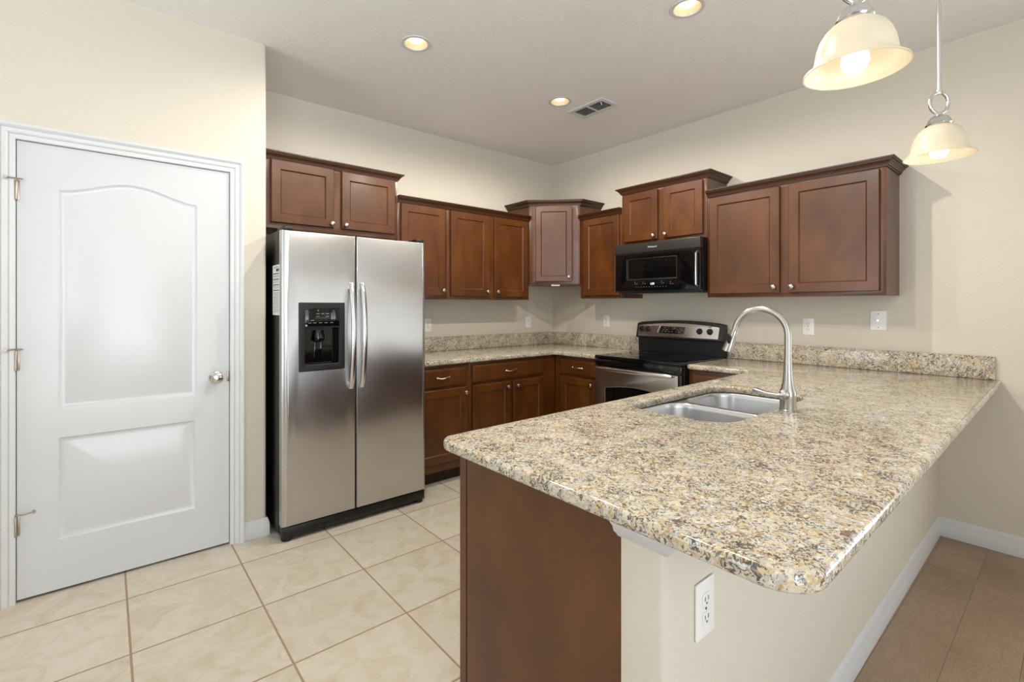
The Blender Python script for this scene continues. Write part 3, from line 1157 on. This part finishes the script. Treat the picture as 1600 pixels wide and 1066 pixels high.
# dispenser
di = None
b = B()
slab(b, rrect(fl(D0), fl(D1), DZ0, DZ9, 0.008), [rrect(fl(D0) + 0.035, fl(D1) - 0.035, DZ0 + 0.038, DZ0 + 0.245, 0.01)], 0, 0.016, 0.004, 3,
     Matrix(((1, 0, 0, 0), (0, 0, -1, YD + 0.010), (0, 1, 0, 0), (0, 0, 0, 1))))
di = obj('dispenser', b, 'black', dl)
cx0, cx1, cz0, cz1 = fl(D0) + 0.035, fl(D1) - 0.035, DZ0 + 0.038, DZ0 + 0.245
b = B()
yb = YD + 0.054
box(b, cx0 - 0.004, cx1 + 0.004, yb, yb + 0.006, cz0 - 0.004, cz1 + 0.004)
box(b, cx0 - 0.006, cx0, YD + 0.009, yb, cz0 - 0.004, cz1 + 0.004)
box(b, cx1, cx1 + 0.006, YD + 0.009, yb, cz0 - 0.004, cz1 + 0.004)
box(b, cx0, cx1, YD + 0.009, yb, cz1, cz1 + 0.006)
box(b, cx0, cx1, YD + 0.002, yb, cz0 - 0.006, cz0)
mid = (cx0 + cx1) / 2
lathe(b, [(0, 0), (0.036, 0), (0.040, 0.02), (0.030, 0.06), (0, 0.06)], 20, Matrix.Translation((mid - 0.01, YD + 0.045, cz1 - 0.075)))
box(b, mid - 0.03, mid + 0.02, YD + 0.052, yb, cz0 + 0.03, cz1 - 0.075, 0.004)
obj('recess', b, 'black_gloss', dl)
b = B(); box(b, cx0 + 0.0, cx1 + 0.0, YD - 0.0075, YD - 0.0055, cz1 + 0.010, DZ9 - 0.030, 0.0005)
cp = obj('control_panel', b, 'black_gloss', dl)
b = B()
for zz, xs in ((0.030, (0.0, 0.028, 0.06, 0.092, 0.125)), (0.066, (0.045, 0.10)), (0.082, (0.045, 0.072, 0.10)), (0.045, (0.015,))):
    for xx in xs:
        box(b, cx0 + 0.016 + xx, cx0 + 0.016 + xx + 0.018, YD - 0.0082, YD - 0.0075, cz1 + zz - 0.0012, cz1 + zz + 0.0012)
box(b, cx0 + 0.052, cx0 + 0.132, YD - 0.0082, YD - 0.0075, cz1 + 0.0575, cz1 + 0.0583)
lathe(b, [(0, 0), (0.006, 0), (0.006, 0.002), (0, 0.002)], 14, Matrix.Translation((cx0 + 0.006, YD - 0.0060, cz1 + 0.016)) @ RX)
obj('legend', b, 'mark', dl)
# bottom grille, feet, hinge caps, label
b = B()
box(b, -W2 + 0.004, W2 - 0.004, YD + 0.010, -0.326, 0.022, 0.082, 0.006)
for k in range(9):
    box(b, -0.32 + k * 0.075, -0.32 + k * 0.075 + 0.05, YD + 0.007, YD + 0.012, 0.045, 0.052)
obj('base_grille', b, 'black', fr)
for x in (-W2 + 0.035, W2 - 0.035):
    b = B(); lathe(b, [(0, 0.0), (0.026, 0.0), (0.03, 0.006), (0.03, 0.026), (0.018, 0.034), (0, 0.034)], 20, Matrix.Translation((x, YD + 0.045, 0)))
    obj('foot', b, 'rubber', fr)
    b = B(); box(b, x - 0.03, x + 0.03, YD + 0.02, YD + 0.12, 1.7355, 1.752, 0.004)
    lathe(b, [(0, 0), (0.011, 0), (0.011, 0.012), (0.006, 0.016), (0, 0.016)], 14, Matrix.Translation((x + (0.018 if x > 0 else -0.018), YD + 0.03, 1.74)))
    obj('hinge_cap', b, 'black', fr)
b = B(); box(b, -W2 - 0.0012, -W2 - 0.0002, -0.355 + 0.4 - 0.4, -0.215, 1.258, 1.542)
lb = obj('paper_label', b, 'paper', fr, smooth=0)
lb.location = (0, 0.012 * 0, 0)
b = B()
for k, z in enumerate((1.490, 1.458, 1.427, 1.396)):
    box(b, -W2 - 0.0020, -W2 - 0.0012, -0.345, -0.232, z, z + 0.005)
box(b, -W2 - 0.0020, -W2 - 0.0012, -0.345, -0.290, 1.505, 1.52)
obj('print', b, 'ink_dark', lb, smooth=0)
b = B()
for z in [1.53, 1.525, 1.48, 1.474, 1.45, 1.442, 1.418, 1.41] + [1.385 - 0.0085 * k for k in range(14)]:
    box(b, -W2 - 0.0018, -W2 - 0.0012, -0.342, -0.240 + 0.012 * math.sin(z * 311), z, z + 0.0024)
obj('print', b, 'ink', lb, smooth=0)

# ------------------------------------------------------------------ range
RW = 0.744
rg = thing('range', 'stainless and black electric range with glass cooktop', 'range', (0, -1.1135, 0), WB)
b = B()
box(b, 0.001, RW - 0.001, -0.655, -0.032, 0.03, 0.895, 0.004)
obj('body', b, 'black', rg)
b = B()
slab(b, rrect(0.0, RW, -0.690, -0.032, 0.012), [], 0.896, 0.922, 0.008, 3)
ck = obj('cooktop', b, 'black_gloss', rg)
for (x, y, r) in ((0.19, -0.50, 0.105), (0.55, -0.50, 0.085), (0.19, -0.24, 0.08), (0.55, -0.24, 0.105)):
    b = B(); lathe(b, [(r, 0.0), (r, 0.0004), (r - 0.002, 0.0004), (r - 0.002, 0.0)], 40, Matrix.Translation((x, y, 0.9221)), close=True)
    obj('burner_ring', b, 'ink_dark', ck)
b = B(); box(b, 0.004, RW - 0.004, -0.684, -0.656, 0.842, 0.895, 0.004)
obj('front_trim', b, 'black_gloss', rg)
b = B()
TOR = Matrix(((1, 0, 0, 0), (0, 0, -1, -0.656), (0, 1, 0, 0), (0, 0, 0, 1)))
win = [(0.105, 0.34), (RW - 0.105, 0.34)]
for i in range(17):
    u = i / 16
    win.append((RW - 0.105 - (RW - 0.21) * u, 0.672 + 0.030 * math.sin(PI * u)))
slab(b, rrect(0.004, RW - 0.03, 0.235, 0.830, 0.008), [win], 0, 0.032, 0.004, 2, TOR)
od = obj('oven_door', b, 'steel_range', rg)
b = B(); box(b, 0.09, RW - 0.09, -0.680, -0.657, 0.33, 0.725)
obj('oven_window', b, 'black_gloss', od)
b = B(); box(b, RW - 0.030, RW - 0.004, -0.686, -0.656, 0.235, 0.838, 0.003)
obj('door_edge', b, 'black', od)
b = B()
pts, rad = [], []
for i in range(21):
    u = i / 20
    pts.append((0.055 + (RW - 0.115) * u, -0.712 - 0.022 * math.sin(PI * u), 0.826 + 0.0 * u))
    rad.append(0.017 if 0 < i < 20 else 0.012)
tube(b, pts, rad, 16, flat=0.95)
for x in (0.072, RW - 0.078):
    box(b, x - 0.012, x + 0.012, -0.715, -0.686, 0.815, 0.837, 0.003)
obj('handle', b, 'handle', od)
b = B(); slab(b, rrect(0.004, RW - 0.004, 0.045, 0.225, 0.008), [], 0, 0.030, 0.005, 2, TOR)
obj('storage_drawer', b, 'steel_range', rg)
# backguard with control panel
b = B()
prof = [(-0.085, 0.9225), (-0.085, 1.035), (-0.125, 1.045), (-0.098, 1.185), (-0.090, 1.190), (-0.034, 1.190), (-0.034, 0.9225)]
arcn = 20
tmp = B()
rings = []
for i in range(arcn + 1):
    u = i / arcn
    lift = 0.020 * (1 - (2 * u - 1) ** 2) - 0.020
    if i in (0, arcn):
        lift -= 0.006
    rings.append([tmp.verts.new((0.0 + RW * u, y, z + (lift * (z - 1.035) / 0.155 if z > 1.04 else 0))) for y, z in prof])
for a, c in zip(rings[:-1], rings[1:]):
    for k in range(len(prof)):
        j = (k + 1) % len(prof)
        tmp.faces.new((a[k], a[j], c[j], c[k]))
tmp.faces.new(rings[0]); tmp.faces.new(rings[-1][::-1])
bmesh.ops.recalc_face_normals(tmp, faces=tmp.faces)
join(b, tmp)
bg = obj('backguard', b, 'black', rg, smooth=30)
# stainless fascia lying on the sloped face: local u along x, v up the slope
sl = Vector((0, 0.027, 0.140)).normalized()
nrm = Vector((0, -sl.z, sl.y))
FASC = Matrix(((1, 0, nrm.x, 0), (0, sl.y, nrm.y, -0.125), (0, sl.z, nrm.z, 1.045), (0, 0, 0, 1)))
fo = [(0.016, 0.010), (RW - 0.028, 0.010), (RW - 0.024, 0.102)]
for i in range(1, 16):
    u = i / 16
    fo.append((RW - 0.024 - (RW - 0.044) * u, 0.102 + 0.024 * (1 - (2 * u - 1) ** 2)))
fo.append((0.020, 0.102))
b = B(); slab(b, round_poly(fo, [0.008, 0.008, 0.006] + [0] * 15 + [0.006]), [], 0.0002, 0.004, 0.0015, 2, FASC)
fs = obj('fascia', b, 'steel_range', bg)
b = B(); slab(b, round_poly([(0.222, 0.040), (0.440, 0.040), (0.447, 0.092), (0.236, 0.098)], 0.006), [], 0.0042, 0.0062, 0.0008, 1, FASC)
ds = obj('display', b, 'black_gloss', fs)
b = B()
for (u, v) in [(0.24 + 0.03 * k, 0.052) for k in range(6)] + [(0.25, 0.066), (0.28, 0.066), (0.375, 0.068), (0.41, 0.068), (0.26, 0.082), (0.40, 0.08)]:
    box(b, u, u + 0.018, v, v + 0.004, 0.0063, 0.0066, mat=FASC)
obj('legend', b, 'ink', ds)
b = B(); tube(b, [FASC @ Vector((0.205, 0.042, 0.004)), FASC @ Vector((0.209, 0.062, 0.0045)), FASC @ Vector((0.217, 0.085, 0.0045)), FASC @ Vector((0.226, 0.100, 0.004))], 0.0024, 8)
obj('display_trim', b, 'handle', fs)
for (u, v) in ((0.052, 0.068), (0.112, 0.068), (0.568, 0.066), (0.650, 0.066)):
    b = B()
    lathe(b, [(0, 0), (0.024, 0), (0.024, 0.003), (0.019, 0.006), (0.017, 0.020), (0.014, 0.023), (0, 0.023)], 24, FASC @ Matrix.Translation((u, v, 0.004)))
    box(b, u - 0.004, u + 0.004, v - 0.018, v + 0.018, 0.024, 0.034, 0.002, mat=FASC)
    obj('control_knob', b, 'black', fs)
b = B(); lathe(b, [(0, 0), (0.006, 0), (0.006, 0.001), (0, 0.001)], 20, FASC @ Matrix.Translation((0.325, 0.020, 0.004)))
obj('emblem', b, 'ink_dark', fs)
b = B(); box(b, 0.636, 0.662, 0.098, 0.104, 0.004, 0.005, mat=FASC)
obj('badge', b, 'ink_dark', fs)
for x in (0.05, RW - 0.05):
    for y in (-0.60, -0.08):
        b = B(); lathe(b, [(0, 0), (0.02, 0), (0.02, 0.01), (0.01, 0.03), (0, 0.03)], 14, Matrix.Translation((x, y, 0)))
        obj('foot', b, 'rubber', rg)

# ------------------------------------------------------------------ microwave
MW, MH = 0.736, 0.392
mw = thing('microwave', 'black over-the-range microwave under the short cabinet', 'microwave', (0, -1.101, 1.4185), WB)
b = B()
box(b, 0.001, MW - 0.001, -0.365, -0.002, 0.0, MH, 0.003)
obj('body', b, 'black', mw)
TOM = Matrix(((1, 0, 0, 0), (0, 0, -1, -0.366), (0, 1, 0, 0), (0, 0, 0, 1)))
b = B(); slab(b, rrect(0, MW, MH - 0.078, MH, 0.003), [], 0, 0.040, 0.004, 2, TOM)
vb = obj('vent_band', b, 'black_steel', mw)
b = B(); slab(b, rrect(0, MW, 0.010, MH - 0.079, 0.003), [rrect(0.118, 0.555, 0.100, 0.272, 0.006)], 0, 0.040, 0.004, 2, TOM)
md = obj('door', b, 'black_gloss', mw)
b = B(); box(b, 0.11, 0.56, -0.394, -0.37, 0.092, 0.280)
obj('window', b, 'black_gloss', md)
b = B(); slab(b, rrect(0.116, 0.557, 0.098, 0.274, 0.006), [rrect(0.126, 0.547, 0.108, 0.264, 0.004)], 0.0295, 0.0335, 0.0008, 1, TOM)
obj('window_frame', b, 'black_steel', md)
b = B()
tube(b, [(MW - 0.020, -0.4065, 0.035), (MW - 0.020, -0.430, 0.045), (MW - 0.020, -0.432, 0.16), (MW - 0.020, -0.430, MH - 0.12), (MW - 0.020, -0.4065, MH - 0.105)], 0.0075, 12)
obj('handle', b, 'handle', md)
b = B(); box(b, -0.0008, 0.006, -0.4068, -0.4, 0.012, MH - 0.082)
obj('edge_trim', b, 'handle', md)
marks = [(0.20 + k * 0.024, 0.040, 0.008, 0.0025) for k in range(12)]
for (u0, v0) in ((0.19, 0.066), (0.262, 0.066), (0.425, 0.066), (0.50, 0.058)):
    marks += [(u0, v0, 0.010, 0.003), (u0 + 0.018, v0, 0.010, 0.003), (u0, v0 + 0.014, 0.010, 0.003)]
for (u0, v0, du, dv) in marks:
    b = B(); box(b, u0, u0 + du, -0.4066, -0.4061, v0, v0 + dv)
    obj('key_label', b, 'ink', md, smooth=0)


def text_mesh(name, s, size, mat, parent, M4, width=None):
    cu = bpy.data.curves.new('t', 'FONT')
    cu.body = s
    cu.size = size
    cu.align_x = 'CENTER'
    cu.extrude = 0.0003
    ob = bpy.data.objects.new('t', cu)
    COL.objects.link(ob)
    dg = bpy.context.evaluated_depsgraph_get()
    me = bpy.data.meshes.new_from_object(ob.evaluated_get(dg))
    bpy.data.objects.remove(ob)
    tb = B(); tb.from_mesh(me)
    bmesh.ops.transform(tb, matrix=M4, verts=tb.verts)
    return obj(name, tb, mat, parent, smooth=0)


text_mesh('logo', 'Whirlpool', 0.019, 'logo', vb, Matrix(((1, 0, 0, 0.350), (0, 0, -1, -0.4066), (0, 1, 0, MH - 0.044), (0, 0, 0, 1))))
text_mesh('clock_display', '1:21', 0.022, 'clock', md, Matrix(((1, 0, 0, 0.352), (0, 0, -1, -0.4066), (0, 1, 0, 0.058), (0, 0, 0, 1))))
b = B(); box(b, 0.06, MW - 0.06, -0.33, -0.06, -0.006, -0.0005, 0.002)
obj('grease_filter', b, 'black_steel', mw)


# ------------------------------------------------------------------ outlets
def outlet(label, loc, rz, kind='duplex', hw=0.035, hh=0.0575):
    o = thing('wall_outlet', label, 'outlet', loc, rz, 'white wall plates')
    b = B()
    slab(b, rrect(-hw, hw, -hh, hh, 0.003), [], 0.0003, 0.006, 0.0025, 2, RX)
    obj('plate', b, 'plastic', o)
    if kind == 'duplex':
        for s in (-1, 1):
            b = B(); slab(b, rrect(-0.0165, 0.0165, s * 0.0195 - 0.014, s * 0.0195 + 0.014, 0.006), [], 0.0061, 0.0078, 0.0006, 1, RX)
            rcp = obj('receptacle', b, 'plastic', o)
            b = B()
            for x in (-0.0065, 0.0065):
                box(b, x - 0.0012, x + 0.0012, -0.0083, -0.0079, s * 0.0195 - 0.002, s * 0.0195 + 0.007)
            lathe(b, [(0, 0), (0.0025, 0), (0.0025, 0.0004), (0, 0.0004)], 10, Matrix.Translation((0, -0.0079, s * 0.0195 - 0.0075)) @ RX)
            obj('slot', b, 'slot', rcp)
        b = B(); lathe(b, [(0, 0), (0.003, 0), (0.0025, 0.001), (0, 0.0012)], 10, Matrix.Translation((0, -0.006, 0)) @ RX)
        obj('screw', b, 'slot', o)
    else:
        b = B(); lathe(b, [(0, 0), (0.006, 0), (0.006, 0.002), (0.0045, 0.002), (0.0045, 0.009), (0, 0.009)], 14, Matrix.Translation((0, -0.006, 0)) @ RX)
        obj('cable_jack', b, 'handle', o)
        for s in (-1, 1):
            b = B(); lathe(b, [(0, 0), (0.003, 0), (0.0025, 0.001), (0, 0.0012)], 10, Matrix.Translation((0, -0.006, s * 0.042)) @ RX)
            obj('screw', b, 'slot', o)
    return o


outlet('white outlet on the back wall at the refrigerator edge, half hidden', (-1.552, 0, 1.145), 0)
outlet('white outlet on the back wall just left of the room corner', (-0.365, 0, 1.144), 0)
outlet('white outlet on the range wall left of the range', (0, -0.705, 1.167), WB)
outlet('white outlet on the range wall right of the faucet', (0, -2.386, 1.170), WB)
outlet('white cable plate under the right end of the wide wall cabinet', (0, -2.763, 1.220), WB, 'jack', 0.040, 0.060)
outlet('white outlet on the peninsula half wall below the granite overhang', (-2.722, KY1 + 0.0006, 0.666), 0, 'duplex', 0.038, 0.060)

# ------------------------------------------------------------------ ceiling vent
vt = thing('ceiling_vent', 'white louvred air vent in the ceiling beside a recessed light', 'air vent', (-0.857, -1.235, CZ))
b = B()
slab(b, rrect(-0.10, 0.10, -0.165, 0.165, 0.004), [rrect(-0.066, 0.066, -0.131, 0.131, 0.002)], -0.010, -0.0005, 0.003, 2)
obj('frame', b, 'trim', vt)
b = B(); box(b, -0.068, 0.068, -0.133, 0.133, -0.0018, -0.0006)  # flat dark plate painted as the shade behind the louvres
obj('duct_shade_plate', b, 'recess_shade', vt)
b = B()
for k in range(7):
    x = -0.056 + k * 0.0187
    box(b, -0.0095, 0.0095, -0.131, 0.131, -0.0006, 0.0006, mat=Matrix.Translation((x, 0, -0.007)) @ Matrix.Rotation(-0.5, 4, 'Y'))
box(b, -0.066, 0.066, -0.006, 0.006, -0.0105, -0.004)
obj('slat', b, 'trim', vt)
b = B(); tube(b, [(-0.055, -0.118, -0.008), (-0.055, -0.122, -0.020), (-0.052, -0.126, -0.034)], 0.0035, 8)
obj('damper_lever', b, 'trim', vt)

# ------------------------------------------------------------------ recessed lights
CANL = ['round recessed ceiling light nearest the refrigerator', 'round recessed ceiling light beside the air vent', 'round recessed ceiling light cut by the top of the picture', 'added round recessed ceiling light over the peninsula end, above the picture']
for (x, y), lb_ in zip(CANS, CANL):
    c = thing('recessed_light', lb_, 'ceiling light', (x, y, CZ), 0, 'recessed ceiling lights')
    b = B()
    lathe(b, [(0.064, 0.002), (0.066, -0.004), (0.074, -0.006), (0.084, -0.004), (0.086, -0.0006), (0.066, -0.0006)], 40)
    obj('trim_ring', b, 'trim', c)
    b = B()
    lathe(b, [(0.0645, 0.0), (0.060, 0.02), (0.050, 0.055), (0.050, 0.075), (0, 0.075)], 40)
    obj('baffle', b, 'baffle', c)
    b = B()
    lathe(b, [(0.0, 0.010), (0.022, 0.011), (0.035, 0.015), (0.040, 0.022), (0.0405, 0.066)], 32)
    obj('lamp', b, 'lens', c)
    ld = bpy.data.lights.new('downlight', 'SPOT')
    ld.energy = 50
    ld.color = (1, 0.93, 0.83)
    ld.spot_size = math.radians(175)
    ld.spot_blend = 0.55
    ld.shadow_soft_size = 0.015
    lo = bpy.data.objects.new('downlight', ld)
    COL.objects.link(lo)
    lo.location = (0, 0, -0.016)
    lo.parent = c

# ------------------------------------------------------------------ pendants
PEND = [((-2.19, -3.186, 1.925), 'large frosted bell pendant lamp nearest the viewer, top cropped'), ((-1.04, -3.186, 1.925), 'frosted bell pendant lamp hanging by the wide wall cabinet')]
for i, (p, lb_) in enumerate(PEND):
    c = thing('pendant_lamp', lb_, 'pendant lamp', p, 0, 'pendant lamps over the peninsula')
    b = B()
    outer = [(0.115, 0.000), (0.114, 0.004), (0.106, 0.010), (0.097, 0.018), (0.091, 0.028), (0.0885, 0.045), (0.085, 0.065), (0.078, 0.086), (0.067, 0.105), (0.052, 0.120), (0.034, 0.130)]
    inner = [(r - 0.004, z - 0.002 + (0.002 if k == 0 else 0)) for k, (r, z) in enumerate(outer)]
    lathe(b, outer + inner[::-1], 56, close=True)
    obj('shade', b, 'shade', c, smooth=60)
    b = B()
    lathe(b, [(0, 0.118), (0.030, 0.118), (0.042, 0.1285), (0.044, 0.133), (0.040, 0.138), (0.036, 0.150), (0.030, 0.160), (0.020, 0.168), (0.012, 0.172), (0.010, 0.180), (0, 0.182)], 32)
    obj('cap', b, 'handle', c)
    b = B()
    ring = [(0.036 * math.cos(2 * PI * k / 40) * math.cos(0.75), 0.036 * math.cos(2 * PI * k / 40) * math.sin(-0.75), 0.222 + 0.043 * math.sin(2 * PI * k / 40)) for k in range(40)]
    tube(b, ring, 0.0062, 12, closed=True)
    lathe(b, [(0, 0.258), (0.009, 0.258), (0.011, 0.264), (0.009, 0.276), (0, 0.278)], 16)
    obj('ring', b, 'handle', c)
    b = B()
    lathe(b, [(0, 0.270), (0.0065, 0.270), (0.0065, CZ - p[2] - 0.02), (0, CZ - p[2] - 0.02)], 16)
    obj('rod', b, 'handle', c)
    b = B()
    zt = CZ - p[2]
    lathe(b, [(0, zt - 0.03), (0.02, zt - 0.03), (0.05, zt - 0.018), (0.062, zt - 0.006), (0.062, zt - 0.0005), (0, zt - 0.0005)], 32)
    obj('canopy', b, 'handle', c)
    b = B()
    lathe(b, [(0, -0.006), (0.014, -0.003), (0.026, 0.007), (0.0315, 0.022), (0.030, 0.038), (0.022, 0.058), (0.014, 0.075), (0.013, 0.117), (0, 0.117)], 28)
    obj('bulb', b, 'bulb', c)
    ld = bpy.data.lights.new('pendant_light', 'POINT')
    ld.energy = 0.6
    ld.color = (1, 0.90, 0.76)
    ld.shadow_soft_size = 0.03
    lo = bpy.data.objects.new('pendant_light', ld)
    COL.objects.link(lo)
    lo.location = (0, 0, -0.06)
    lo.parent = c
